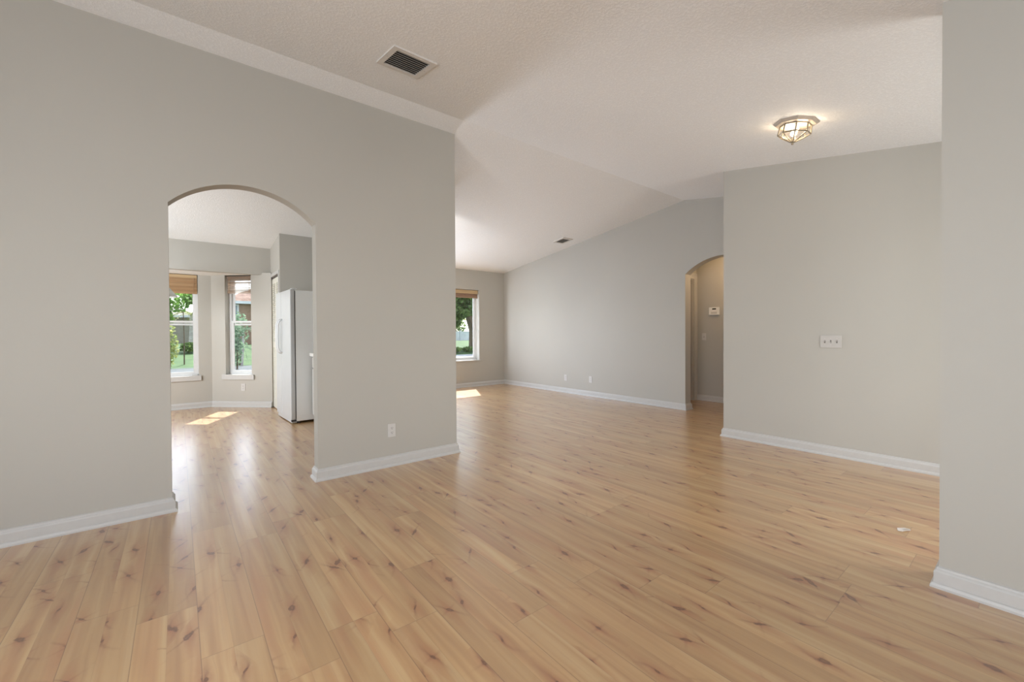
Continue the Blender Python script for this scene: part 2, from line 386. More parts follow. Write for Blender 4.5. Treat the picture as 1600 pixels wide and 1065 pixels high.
# partition with the arched doorway
struct(arch_wall(0, yL, tL, xLeft, xL, lambda a: cz(yL + tL) + 0.03, xA1, xA2, 2.014, 0.195).build('wall_left', 'wall'))
# long wall of the living room with the hall arch
def topW(a): return cz(a) + 0.03
mw = arch_wall(1, xW, 0.15, 2.10, 3.292, topW, 2.215, 3.292, 2.008, 0.205)
mw.hexa([(xW, 3.292, 0), (xW + .15, 3.292, 0), (xW + .15, yF + .2, 0), (xW, yF + .2, 0),
         (xW, 3.292, topW(3.35)), (xW + .15, 3.292, topW(3.35)), (xW + .15, yF + .2, topW(yF + .2)), (xW, yF + .2, topW(yF + .2))])
struct(mw.build('wall_right', 'wall'))

def wall_open(fr, length, top, thick, holes, name, base=0.0):
    """straight wall along local x with rectangular holes (x0,x1,z0,z1); local y is outward"""
    m = MB(); xs = sorted({0.0, length, *[h[0] for h in holes], *[h[1] for h in holes]})
    for i in range(len(xs) - 1):
        a, b = xs[i], xs[i + 1]; mid = (a + b) / 2
        h = [q for q in holes if q[0] <= mid <= q[1]]
        if h:
            z0, z1 = h[0][2], h[0][3]
            if z0 > base: m.box(a, b, 0, thick, base, z0, fr)
            if z1 < top: m.box(a, b, 0, thick, z1, top, fr)
        else: m.box(a, b, 0, thick, base, top, fr)
    return struct(m.build(name, 'wall'))

# window wall of the living room (window and hidden patio door)
LW = (3.55, 5.19, 0.575, 2.10)
wall_open(frame((1.175, yF, 0), (1, 0, 0), (0, 1, 0), (0, 0, 1)), xW + 0.15 - 1.175, cz(yF) + 0.03, 0.2,
          [(2.33 - 1.175, 3.45 - 1.175, 0.04, 2.08), (LW[0] - 1.175, LW[1] - 1.175, LW[2], LW[3])], 'wall_back')
# partition between kitchen and living room
m = MB(); x0, x1 = xL - tL, xL
m.hexa([(x0, yL + tL, 0), (x1, yL + tL, 0), (x1, yF, 0), (x0, yF, 0),
        (x0, yL + tL, cz(yL + tL) + .03), (x1, yL + tL, cz(yL + tL) + .03), (x1, yF, cz(yF) + .03), (x0, yF, cz(yF) + .03)])
struct(m.build('wall_kitchen_right', 'wall'))
# beam over the breakfast bay, bay ceiling, bay walls
yBay = 8.303
struct(MB().box(-2.6, 1.175, yF, yF + 0.11, 2.100, cz(yF) + 0.02).build('trim_1', 'wall'))
m = MB(); m.prism([(1.28, yF + 0.11, 2.10), (1.30, 7.85, 2.10), (0.55, 8.55, 2.10), (-1.5, 8.55, 2.10), (-2.25, 7.85, 2.10), (-2.25, yF + .11, 2.10)], (0, 0, 0.15))
struct(m.build('ceiling_bay', 'ceil'))
BX0, BX1 = -1.30, 0.428
bay_fr = frame((BX0, yBay, 0), (1, 0, 0), (0, 1, 0), (0, 0, 1))
K1 = (-0.92, 0.258, 0.51, 2.10)
wall_open(bay_fr, BX1 - BX0, 2.13, 0.16, [(K1[0] - BX0, K1[1] - BX0, K1[2], K1[3])], 'wall_bay_back')
# angled bay wall on the right
A0 = Vector((BX1, yBay, 0)); A1 = Vector((1.168, 7.596, 0)); ad = (A1 - A0).normalized(); an = Vector((-ad.y, ad.x, 0))
ang_fr = frame(A0, ad, an, (0, 0, 1)); AL = (A1 - A0).length
K2 = (0.236, 0.680, 0.515, 2.10)
wall_open(ang_fr, AL, 2.13, 0.16, [K2], 'wall_bay_right')
# the two ends of the bay
B0 = Vector((-2.04, 7.596, 0)); B1 = Vector((BX0, yBay, 0)); bd = (B1 - B0).normalized(); bn = Vector((-bd.y, bd.x, 0))
wall_open(frame(B0, bd, bn, (0, 0, 1)), (B1 - B0).length, 2.13, 0.16, [(0.28, 0.72, 0.515, 2.10)], 'wall_bay_left')
struct(MB().box(-2.6, -2.04, 7.59, 7.81, 0, 2.2).build('wall_kitchen_back', 'wall'))
# outer walls beside and behind the camera
m_top = 3.25
wall_open(frame((xLeft, -1.3, 0), (0, 1, 0), (-1, 0, 0), (0, 0, 1)), 9.2, m_top, 0.2,
          [(0.22, 2.72, 0.3, 2.2), (6.0, 8.0, 0.65, 2.05)], 'wall_outer_left')
wall_open(frame((-2.6, yBack, 0), (1, 0, 0), (0, -1, 0), (0, 0, 1)), 9.8, 2.6, 0.2, [(0.4, 2.0, 0.45, 2.05), (5.72, 6.92, 0.10, 2.08)], 'wall_front')
# wall end on the near right, foyer wall
struct(MB().box(xC, xC + 0.12, yBack, yC, 0, cz(yC) + 0.02).build('wall_near_right', 'wall'))
m = MB()
m.hexa([(xB, yBack, 0), (xB + .12, yBack, 0), (xB + .12, yB, 0), (xB, yB, 0), (xB, yBack, cz(yBack) + .03), (xB + .12, yBack, cz(yBack) + .03), (xB + .12, yB, cz(yB) + .03), (xB, yB, cz(yB) + .03)])
m.box(xB + .12, xW, yB - 0.11, yB, 0, cz(yB) + .01)
struct(m.build('wall_foyer', 'wall'))
# hall behind the arch
xH, yH = 6.955, 3.690
struct(MB().box(xH, xH + .12, -1.1, yH + .12, 0, 2.5).build('wall_hall_end', 'wall'))
HD0, HD1, HDZ = 6.10, 6.850, 2.050
struct(wall_open(frame((xW + .15, yH, 0), (1, 0, 0), (0, 1, 0), (0, 0, 1)), xH - xW - .15, 2.5, 0.12, [(HD0 - xW - .15, HD1 - xW - .15, 0, HDZ)], 'wall_hall_left'))
struct(MB().box(xW + .15, xH + .12, -1.1, yH + .12, 2.44, 2.5).build('ceiling_hall', 'ceil'))
struct(MB().box(xW, xW + .15, -1.1, 2.10, 0, 2.5).build('wall_hall_near', 'wall'))
# pantry closet beside the refrigerator
xP, yP = 1.178, 6.93
PD0, PD1, PDZ = 7.02, 7.625, 2.055
m = MB(); pf = frame((xP, yP, 0), (0, 1, 0), (1, 0, 0), (0, 0, 1)); zt = cz(yP) + .02
m.box(0, PD0 - yP, 0, .10, 0, zt, pf); m.box(PD1 - yP, yF - yP, 0, .10, 0, zt, pf); m.box(PD0 - yP, PD1 - yP, 0, .10, PDZ, zt, pf)
m.box(xP + .10, xL - tL, yP, yP + .10, 0, zt)
struct(m.build('wall_pantry', 'wall'))

# ------------------------------------------------------------------ baseboards
BP = [(0, 0), (.027, 0), (.027, .010), (.022, .020), (.016, .024), (.016, .070), (.012, .077), (.008, .081), (.007, .090), (0, .094)]
def baseboard(name, path, side, closed=False):
    """profile swept along a floor path with mitred corners; side +1 puts the board to the left of travel"""
    m = MB(); P = [Vector((p[0], p[1], 0)) for p in path]; n = len(P); rings = []
    for i in range(n):
        d0 = (P[i] - P[i - 1]).normalized() if i else None; d1 = (P[i + 1] - P[i]).normalized() if i < n - 1 else None
        n0 = Vector((-d0.y, d0.x, 0)) * side if d0 else None; n1 = Vector((-d1.y, d1.x, 0)) * side if d1 else None
        if n0 is None: off = n1
        elif n1 is None: off = n0
        else: off = (n0 + n1) / (1 + n0.dot(n1))
        rings.append([m.bm.verts.new(P[i] + off * a + Vector((0, 0, z))) for a, z in BP])
    k = len(BP)
    for i in range(n - 1):
        for j in range(k): m.bm.faces.new([rings[i][j], rings[i + 1][j], rings[i + 1][(j + 1) % k], rings[i][(j + 1) % k]])
    m.bm.faces.new(rings[0]); m.bm.faces.new(rings[-1][::-1])
    return struct(m.build(name, 'trim'))
baseboard('baseboard_left', [(xLeft, yL), (xA1, yL), (xA1, yL + tL), (xLeft, yL + tL)], -1)
baseboard('baseboard_left_end', [(xA2 + .3, yL + tL), (xA2, yL + tL), (xA2, yL), (xL, yL), (xL, yF), (2.30, yF)], -1)
baseboard('baseboard_right', [(3.48, yF), (xW, yF), (xW, 3.292), (xW + .15, 3.292), (xW + .15, yH)], -1)
baseboard('baseboard_hall', [(xH, yH), (xH, 0.0)], -1)
baseboard('baseboard_foyer', [(xW, yB), (xB, yB), (xB, yBack)], -1)
baseboard('baseboard_near_right', [(xC + .12, yBack), (xC + .12, yC), (xC, yC), (xC, yBack)], -1)
baseboard('baseboard_bay', [(-2.0, 7.63), (BX0, yBay), (BX1, yBay), (A1.x - .005, A1.y)], -1)

# ------------------------------------------------------------------ windows
def window(idx, fr, x0, x1, z0, z1, depth, rail=None, stool=None, fw=0.035, sw=0.03):
    """fr: local x along the wall, y outward, z up. frame set back by depth"""
    base = Vector(fr((x0 + x1) / 2, depth, z0))
    w = bpy.data.objects.new('window_%d' % idx, None); COL.objects.link(w); w.location = base; w.empty_display_size = .1; struct(w)
    d0, d1 = depth, depth + 0.06
    m = MB()
    m.box(x0, x0 + fw, d0, d1, z0, z1, fr); m.box(x1 - fw, x1, d0, d1, z0, z1, fr)
    m.box(x0 + fw, x1 - fw, d0, d1, z0, z0 + fw, fr); m.box(x0 + fw, x1 - fw, d0, d1, z1 - fw, z1, fr)
    m.build('window_frame', 'vinyl', w)
    def sash(a0, a1, b0, b1, e0, e1):
        m = MB(); m.box(a0, a0 + sw, e0, e1, b0, b1, fr); m.box(a1 - sw, a1, e0, e1, b0, b1, fr)
        m.box(a0 + sw, a1 - sw, e0, e1, b0, b0 + sw, fr); m.box(a0 + sw, a1 - sw, e0, e1, b1 - sw, b1, fr)
        s = m.build('sash', 'vinyl', w)
        g = MB(); e = (e0 + e1) / 2; g.box(a0 + sw * .5, a1 - sw * .5, e - .002, e + .002, b0 + sw * .5, b1 - sw * .5, fr); g = g.build('pane', 'glass', None, origin=base)
        g.parent = s; g.location = (0, 0, 0)
    if rail:
        sash(x0 + fw, x1 - fw, z0 + fw, rail + .036, d0 + .006, d0 + .030)
        sash(x0 + fw, x1 - fw, rail - .036, z1 - fw, d0 + .032, d0 + .056)
    else: sash(x0 + fw, x1 - fw, z0 + fw, z1 - fw, d0 + .015, d0 + .045)
    if stool:
        over, hgt, proj = stool
        MB().box(x0 - over, x1 + over, -proj, 0.002, z0 - hgt, z0 + .004, fr).box(x0 + .001, x1 - .001, 0.0, depth, z0 - .01, z0 + .004, fr).build('window_sill', 'trim', w, bevel=.004)
    return w
w1 = window(1, bay_fr, K1[0] - BX0, K1[1] - BX0, K1[2], K1[3], 0.055, 1.342, (0.03, 0.075, 0.03))
w2 = window(2, ang_fr, K2[0], K2[1], K2[2], K2[3], 0.09, 1.342, (0.05, 0.075, 0.03))
back_fr = frame((0, yF, 0), (1, 0, 0), (0, 1, 0), (0, 0, 1))
w3 = window(3, back_fr, LW[0], LW[1], LW[2], LW[3], 0.12, None, (0.03, 0.022, 0.02), 0.03, 0.03)
window(4, frame((xLeft, -1.3, 0), (0, 1, 0), (-1, 0, 0), (0, 0, 1)), 0.22, 2.72, 0.3, 2.2, 0.10)
window(5, frame((-2.6, yBack, 0), (1, 0, 0), (0, -1, 0), (0, 0, 1)), 0.4, 2.0, 0.45, 2.05, 0.10)  # unseen window invented for the frontal fill
window(9, frame((-2.6, yBack, 0), (1, 0, 0), (0, -1, 0), (0, 0, 1)), 5.72, 6.92, 0.10, 2.08, 0.10)  # unseen glazing added to let in the foyer fill
window(6, frame((xLeft, -1.3, 0), (0, 1, 0), (-1, 0, 0), (0, 0, 1)), 6.0, 8.0, 0.65, 2.05, 0.10, 1.35)  # unseen side window put in for the kitchen fill
window(7, frame(B0, bd, bn, (0, 0, 1)), 0.28, 0.72, 0.515, 2.10, 0.09, 1.342)
window(8, back_fr, 2.33, 3.45, 0.04, 2.08, 0.10)
# little latch block lying in the corner of the first window
q = bay_fr(K1[1] - BX0 - .055, .02, K1[2] + .004)
MB().box(q[0] - .03, q[0] + .045, q[1], q[1] + .03, q[2], q[2] + .022).build('latch', 'plate', w1, bevel=.003)
MB().box(LW[1] - .0015 - .006, LW[1] - .001, yF + .04, yF + .06, 1.19, 1.24).build('shade_cleat', 'steel', w3)

# ------------------------------------------------------------------ woven shades
def shade(name, fr, x0, x1, z0, z1, y0, mat, label, folds=4, val=None, val_mat='valance'):
    t = thing(name, Vector(fr((x0 + x1) / 2, y0, z1)), label, 'window shade', 'woven shades at the windows')
    m = MB(); n = 40; pts = []
    for k in range(n + 1):
        f = k / n; z = z1 - (z1 - z0) * f
        bulge = 0.012 * abs(math.sin(f * math.pi * folds)) * f
        pts.append((z, y0 - bulge))
    th = 0.006
    for k in range(n):
        (za, ya), (zb, yb) = pts[k], pts[k + 1]
        m.hexa([fr(x0, ya, za), fr(x1, ya, za), fr(x1, ya + th, za), fr(x0, ya + th, za), fr(x0, yb, zb), fr(x1, yb, zb), fr(x1, yb + th, zb), fr(x0, yb + th, zb)])
    m.build('shade_panel', mat, t)
    MB().box(x0, x1, y0 + .008, y0 + .035, z1 - .03, z1, fr).build('headrail', 'tape', t)
    if val: MB().box(x0, x1, y0 - .022, y0 - .014, z1 - val, z1, fr).box(x0, x0 + .004, y0 - .014, y0 + .008, z1 - val, z1, fr).box(x1 - .004, x1, y0 - .014, y0 + .008, z1 - val, z1, fr).build('valance', val_mat, t)
    for xx in ((x1 - .045, x0 + .035) if x1 - x0 < 1.2 else (x1 - .06, x1 - .7, x0 + .06)):
        MB().box(xx, xx + .006, y0 - .0165, y0 - .0145, z0 + .01, z1 - (val or 0) - .002, fr).build('lift_cord', 'tape', t)
    return t
shade('woven_shade', bay_fr, K1[0] - BX0 + .008, K1[1] - BX0 - .010, 1.800, 2.092, 0.018, 'bamboo', 'tan woven bamboo shade half raised at the left bay window, beside the white dome lamp', 5, 0.045)
shade('woven_shade', ang_fr, K2[0] + .016, K2[1] - .008, 1.812, 2.092, 0.045, 'bamboo_pale', 'pale see-through woven shade on the narrow angled bay window', 5, 0.03, 'bamboo_pale')
shade('woven_shade', back_fr, LW[0] + .01, LW[1] - .012, 1.925, 2.092, 0.05, 'bamboo_dark', 'tightly raised dark woven shade under a light wood valance, living room window', 5, 0.075)

# ------------------------------------------------------------------ pantry louvered door, hall door
d = bpy.data.objects.new('door_1', None); COL.objects.link(d); d.location = (xP + .03, PD0, 0); struct(d)
for (a, b) in ((PD0 + .006, (PD0 + PD1) / 2 - .002), ((PD0 + PD1) / 2 + .002, PD1 - .006)):
    m = MB(); X0, X1 = xP + .008, xP + .036
    m.box(X0, X1, a, a + .045, .012, PDZ - .03).box(X0, X1, b - .045, b, .012, PDZ - .03)
    for z0, z1 in ((.012, .14), (.95, 1.04), (PDZ - .11, PDZ - .03)): m.box(X0, X1, a + .045, b - .045, z0, z1)
    for lo, hi in ((.14, .95), (1.04, PDZ - .11)):
        n = int((hi - lo) / .030)
        for k in range(n):
            z = lo + (hi - lo) * (k + .5) / n
            m.hexa([(X0 + .001, a + .045, z - .016), (X0 + .007, a + .045, z - .018), (X0 + .007, b - .045, z - .018), (X0 + .001, b - .045, z - .016),
                    (X1 - .007, a + .045, z + .014), (X1 - .001, a + .045, z + .012), (X1 - .001, b - .045, z + .012), (X1 - .007, b - .045, z + .014)])
    m.build('louvered_panel', 'louver', d)
MB().box(xP + .004, xP + .040, PD0 + .004, PD1 - .004, PDZ - .024, PDZ - .001).build('door_track', 'track', d)
MB().box(xP - .03, xP + .03, PD1 - .05, PD1 - .012, 0.0, .010).build('pivot_bracket', 'track', d)
MB().box(xP - .012, xP - .0005, PD0 - .055, PD0 - .002, 0, PDZ + .05).box(xP - .012, xP - .0005, PD1 + .002, PD1 + .05, 0, PDZ + .05).box(xP - .012, xP - .0005, PD0 - .002, PD1 + .002, PDZ + .001, PDZ + .05).build('door_casing', 'trim', d)

d = bpy.data.objects.new('door_2', None); COL.objects.link(d); d.location = (HD0, yH, 0); struct(d)
m = MB(); y0, y1 = yH - .016, yH - .0005
m.box(HD1, xH - .001, y0, y1, 0, HDZ + .10).box(HD0 - .06, HD0, y0, y1, 0, HDZ + .10).box(HD0, HD1, y0, y1, HDZ, HDZ + .10)
m.build('door_casing', 'trim', d)
MB().box(HD0, HD0 + .015, yH, yH + .12, 0, HDZ).box(HD1 - .015, HD1, yH, yH + .12, 0, HDZ).box(HD0 + .015, HD1 - .015, yH, yH + .12, HDZ - .015, HDZ - .0005).build('door_jamb', 'trim', d)
m = MB(); a, b = HD0 + .018, HD1 - .018
m.box(a, b, yH + .08, yH + .115, .01, HDZ - .018)
leaf = m.build('door_leaf', 'door', d)
m = MB()
for (p0, p1) in ((a + .11, (a + b) / 2 - .05), ((a + b) / 2 + .05, b - .11)):
    for (q0, q1) in ((.22, .92), (1.06, 1.72), (1.80, 1.94)):
        m.box(p0, p1, yH + .072, yH + .0805, q0, q1)
pm = m.build('raised_panel', 'door', None, origin=(HD0, yH, 0)); pm.parent = leaf; pm.location = (0, 0, 0)

# ------------------------------------------------------------------ outlets, switches, thermostat
def outlet(p, along, out, label, group='white wall outlets', w=.070, h=.115):
    fr = frame(p, along, out, (0, 0, 1)); t = thing('wall_outlet', p, label, 'outlet', group)
    MB().box(-w / 2, w / 2, 0.0005, .006, -h / 2, h / 2, fr).build('cover_plate', 'plate', t, bevel=.002)
    for s in (-1, 1):
        zc = s * .0195
        m = MB(); m.lathe([(.0165, 0.0062), (.0165, .0078), (.015, .0082)], 20, lambda x, y, z: fr(x, z, y * .85 + zc)); r = m.build('receptacle', 'plate', t)
        m = MB()
        m.box(-.0078, -.0052, .0081, .0088, zc + .000, zc + .0085, fr).box(.0052, .0078, .0081, .0088, zc + .001, zc + .0078, fr).box(-.0028, .0028, .0081, .0088, zc - .0095, zc - .004, fr)
        o = m.build('slot', 'slot', None, origin=p); o.parent = r; o.location = (0, 0, 0)
    MB().lathe([(.003, .006), (.003, .0072)], 10, lambda x, y, z: fr(x, z, y)).build('screw', 'lever', t)
    return t
outlet(Vector((1.455, yL, .312)), (1, 0, 0), (0, -1, 0), 'white wall outlet low on the partition between arch and wall end')
outlet(Vector((xW, 5.745, .290)), (0, 1, 0), (-1, 0, 0), 'white wall outlet on the long far wall, the one nearer the window')
o = outlet(Vector((xW, 5.116, .305)), (0, 1, 0), (-1, 0, 0), 'white wall outlet on the long far wall, the one nearer the hall arch')
ap = A0 + ad * ((Vector((0.801, 7.922, 0)) - A0).dot(ad))
outlet(Vector((ap.x, ap.y, .316)), ad, -an, 'white wall outlet under the narrow angled bay window')

def switch(p, along, out, gangs, label, h=.115, pm='plate', lm='lever'):
    fr = frame(p, along, out, (0, 0, 1)); w = .070 + .046 * (gangs - 1)
    t = thing('light_switch', p, label, 'light switch')
    MB().box(-w / 2, w / 2, .0005, .006, -h / 2, h / 2, fr).build('cover_plate', pm, t, bevel=.002)
    for k in range(gangs):
        xc = (k - (gangs - 1) / 2) * .046
        MB().box(xc - .005, xc + .005, .0061, .007, -.012, .012, fr).build('toggle_slot', 'slot', t)
        up = 1 if k != 1 else -1
        m = MB(); m.hexa([fr(xc - .004, .0062, -.005), fr(xc + .004, .0062, -.005), fr(xc + .004, .0062, .005), fr(xc - .004, .0062, .005),
                          fr(xc - .003, .017, -.003 + .008 * up), fr(xc + .003, .017, -.003 + .008 * up), fr(xc + .003, .017, .003 + .008 * up), fr(xc - .003, .017, .003 + .008 * up)])
        m.build('toggle', lm, t)
        for s in (-.03, .03): MB().lathe([(.003, .006), (.003, .007)], 10, lambda x, y, z: fr(x + xc, z, y + s)).build('screw', 'lever', t)
    return t
switch(Vector((xB, 1.222, 1.058)), (0, -1, 0), (-1, 0, 0), 3, 'wide pale three-toggle switch plate on the foyer wall', pm='almond', lm='almond_dark')
switch(Vector((xH, 3.558, 1.078)), (0, -1, 0), (-1, 0, 0), 1, 'small white single switch inside the hall below the thermostat')

p = Vector((xH, 3.381, 1.500)); fr = frame(p, (0, -1, 0), (-1, 0, 0), (0, 0, 1))
t = thing('thermostat', p, 'white wall thermostat with dark display inside the hall', 'thermostat')
MB().box(-.086, .086, .0005, .026, -.064, .064, fr).build('housing', 'thermo', t, bevel=.006)
MB().box(-.028, .036, .026, .0275, .024, .046, fr).build('display', 'lcd', t)
MB().box(-.05, .05, .026, .0272, -.045, -.012, fr).build('button_cover', 'plate', t)

# ------------------------------------------------------------------ ceiling vents
def vent(cx, cy, w, l, label, slats, slope, back, sm, blade=.5, blade_th=.005):
    n = Vector((0, slope, 1)).normalized() if slope < 0 else Vector((0, slope, 1)).normalized()
    k = -slope
    zc = cz(cy); ay = Vector((0, 1, -slope)).normalized() if False else Vector((0, 1, (cz(cy + .01) - cz(cy - .01)) / .02)).normalized()
    down = Vector((0, ay.z, -ay.y)); fr = frame((cx, cy, zc), (1, 0, 0), ay, down)
    t = thing('ceiling_vent', (cx, cy, zc), label, 'vent', 'ceiling air vents')
    b = .036; m = MB()
    m.box(-w / 2, -w / 2 + b, -l / 2, l / 2, .0, .010, fr).box(w / 2 - b, w / 2, -l / 2, l / 2, .0, .010, fr)
    m.box(-w / 2 + b, w / 2 - b, -l / 2, -l / 2 + b, .0, .010, fr).box(-w / 2 + b, w / 2 - b, l / 2 - b, l / 2, .0, .010, fr)
    m.build('frame', 'vent', t)
    MB().box(-w / 2 + b, w / 2 - b, -l / 2 + b, l / 2 - b, .0002, .0012, fr).build('duct_opening', back, t)
    L = l - 2 * b
    for i in range(slats):
        y = -L / 2 + L * (i + .5) / slats; h = L / slats * blade * .5
        m = MB(); xa, xb = -w / 2 + b, w / 2 - b
        th = blade_th
        m.hexa([fr(xa, y + h - th, .0025), fr(xb, y + h - th, .0025), fr(xb, y + h, .0028), fr(xa, y + h, .0028),
                fr(xa, y - h, .0100), fr(xb, y - h, .0100), fr(xb, y - h + th, .0105), fr(xa, y - h + th, .0105)])
        m.build('louver', sm, t)
    for s in (-1, 1): MB().lathe([(.004, .010), (.003, .0115)], 8, lambda x, y, z: fr(x + s * (w / 2 - b / 2), y, z)).build('screw', 'slat', t)
vent(1.245, 2.710, .305, .315, 'square white ceiling vent with dark louvers above the arched partition', 9, 0, 'dark', 'slat', .62)
vent(5.480, 5.415, .250, .265, 'small grey ceiling vent on the far slope by the living room window', 8, 0, 'duct', 'slat', .9)

# ------------------------------------------------------------------ octagonal ceiling light
cx, cy = 3.738, 1.190; zc = cz(cy); ay = Vector((0, 1, s2)).normalized(); dn = Vector((0, ay.z, -ay.y))
fr = frame((cx, cy, zc), (1, 0, 0), ay, dn)
t = thing('flush_ceiling_light', (cx, cy, zc), 'lit octagonal glass ceiling light with brass edges, foyer ceiling', 'ceiling light')
def ring(r, z, n=8, ph=math.pi / 8): return [fr(r * math.cos(ph + 2 * math.pi * k / n), r * math.sin(ph + 2 * math.pi * k / n), z) for k in range(n)]
m = MB()
for (ra, za), (rb, zb) in (((.150, 0.0), (.150, .006)), ((.150, .006), (.134, .020)), ((.134, .020), (.106, .025))):
    A, B = ring(ra, za), ring(rb, zb)
    for k in range(8): m.poly([A[k], A[(k + 1) % 8], B[(k + 1) % 8], B[k]])
m.poly(ring(.106, .025)); m.poly(ring(.150, 0.0)[::-1])
m.build('canopy', 'cream', t)
top, mid, bot = ring(.103, .0265), ring(.108, .088), ring(.016, .140)
for k in range(8):
    j = (k + 1) % 8
    m = MB(); m.poly([top[k], top[j], mid[j], mid[k]]); m.build('side_pane', 'lampglass', t)
    m = MB(); m.poly([mid[k], mid[j], bot[j], bot[k]]); m.build('lower_pane', 'lampglass', t)
m = MB()
for k in range(8):
    j = (k + 1) % 8
    for a, b in ((top[k], mid[k]), (mid[k], mid[j]), (mid[k], bot[k]), (top[k], top[j])): m.tube([a, b], .0046, 6)
m.build('came_frame', 'brass', t)
MB().lathe([(.018, .136), (.016, .143), (.007, .145), (.006, .150), (.009, .154), (.007, .160), (.002, .162)], 14, fr).build('finial', 'brass', t, smooth=True)
for s in (-1, 1):
    m = MB(); m.lathe([(.006, .032), (.016, .040), (.024, .058), (.022, .072), (.012, .082), (.003, .085)], 14, lambda x, y, z: fr(x + s * .045, y + s * .02, z)); b = m.build('bulb', 'bulb', t, smooth=True)
    l = bpy.data.lights.new('bulb_light', 'POINT'); l.energy = 2.0; l.color = (1.0, .82, .62); l.shadow_soft_size = .03
    lo = bpy.data.objects.new('bulb_light', l); COL.objects.link(lo); lo.parent = t; lo.location = Vector(fr(s * .02, s * .06, .088)) - t.location

# lamp out of sight above the hall arch
def bowl_lamp(x0, y0, z0, watts, color, label):
    t = thing('bowl_ceiling_lamp', (x0, y0, z0), label, 'ceiling light')
    f = lambda x, y, z: (x0 + x, y0 + y, z0 + z)
    MB().lathe([(.14, -.0005), (.14, -.030), (.13, -.035)], 24, f).build('lamp_base', 'cream', t)
    MB().lathe([(.13, -.0355), (.125, -.065), (.09, -.09), (.03, -.10)], 24, f).build('lamp_bowl', mat_emit('lamp_bowl', color, 2.2), t, smooth=True)
    l = bpy.data.lights.new('bowl_light', 'POINT'); l.energy = watts; l.color = color; l.shadow_soft_size = .1
    lo = bpy.data.objects.new('bowl_light', l); COL.objects.link(lo); lo.location = (0, 0, -.22); lo.parent = t
bowl_lamp(6.48, 2.75, 2.44, 17.0, (1.0, .68, .38), 'round warm flush lamp on the hall ceiling, hidden above the arch')

# added fill spot, unseen behind the partition, brightening the window wall
tp = Vector((2.62, 4.75, cz(4.75) - .018)); t = thing('added_fill_spot', tp, 'added unseen fill spot on the living room ceiling, hidden behind the partition', 'added fill light')
aim = (Vector((5.15, 7.7, 1.25)) - (tp - Vector((0, 0, .14)))).normalized(); sd = aim.cross(Vector((0, 0, 1))).normalized(); up_ = sd.cross(aim)
MB().lathe([(.05, 0.0), (.05, -.02), (.012, -.025), (.012, -.10)], 16, lambda x, y, z: (tp.x + x, tp.y + y, tp.z + z)).build('mount', 'dome', t)
c0 = tp - Vector((0, 0, .14)); fs_ = frame(c0, sd, up_, aim)
MB().lathe([(.012, -.06), (.035, -.05), (.045, .06), (.041, .06), (.032, -.03), (.004, -.035)], 18, fs_, caps=False).build('lamp_head', 'dome', t, smooth=True)
l = bpy.data.lights.new('spot_light', 'SPOT'); l.energy = 170.0; l.color = (1.0, .98, .95); l.spot_size = R(72); l.spot_blend = 1.0; l.shadow_soft_size = .03
lo = bpy.data.objects.new('spot_light', l); COL.objects.link(lo); lo.parent = t; lo.location = Vector((0, 0, -.14)) + aim * .075; lo.rotation_euler = aim.to_track_quat('-Z', 'Y').to_euler()

# ------------------------------------------------------------------ kitchen
rot = Matrix.Rotation(R(2.2), 4, 'Z'); FX, FY = 1.130, 5.985
def ff(x, y, z):   # x: from the door front into the body, y: along the front away from the camera
    v = rot @ Vector((x, y, z)); return (FX + v.x, FY + v.y, v.z)
t = thing('refrigerator', (FX, FY, 0), 'white side-by-side refrigerator seen edge-on through the archway', 'refrigerator')
FH, FWd = 1.735, 0.800
MB().box(.062, .70, .004, FWd - .004, .03, FH - .012, ff).build('body', 'fridge_side', t, bevel=.006)
MB().box(.052, .062, .012, FWd - .012, .06, FH - .02, ff).build('gasket', 'gap', t)
sp = .50
d1 = MB().box(0, .052, 0, sp - .003, .055, FH, ff).build('refrigerator_door', 'fridge', t, bevel=.008)
d2 = MB().box(0, .052, sp + .003, FWd, .055, FH, ff).build('freezer_door', 'fridge', t, bevel=.008)
for dd, yy in ((d1, sp - .045), (d2, sp + .045)):
    h = MB().tube([ff(.0, yy, .90), ff(-.03, yy, .925), ff(-.048, yy, .97), ff(-.052, yy, 1.13), ff(-.048, yy, 1.29), ff(-.03, yy, 1.335), ff(.0, yy, 1.36)], .012, 10).build('handle', 'handle', None, origin=(FX, FY, 0), smooth=True)
    h.parent = dd; h.location = (0, 0, 0)
MB().box(.012, .07, .02, FWd - .02, .012, .052, ff).build('toe_grille', 'fridge', t)
MB().box(.004, .060, .003, .035, .030, .0545, ff).build('lower_hinge', 'gap', t)
for yy in (.03, FWd - .07): MB().box(.02, .085, yy - .015, yy + .055, FH + .0005, FH + .012, ff).build('hinge_cap', 'fridge_side', t, bevel=.003)
for xx in (.10, .62):
    for yy in (.05, FWd - .05): MB().lathe([(.02, 0.0), (.02, .03)], 10, lambda x, y, z: ff(xx + x, yy + y, z)).build('foot', 'gap', t)

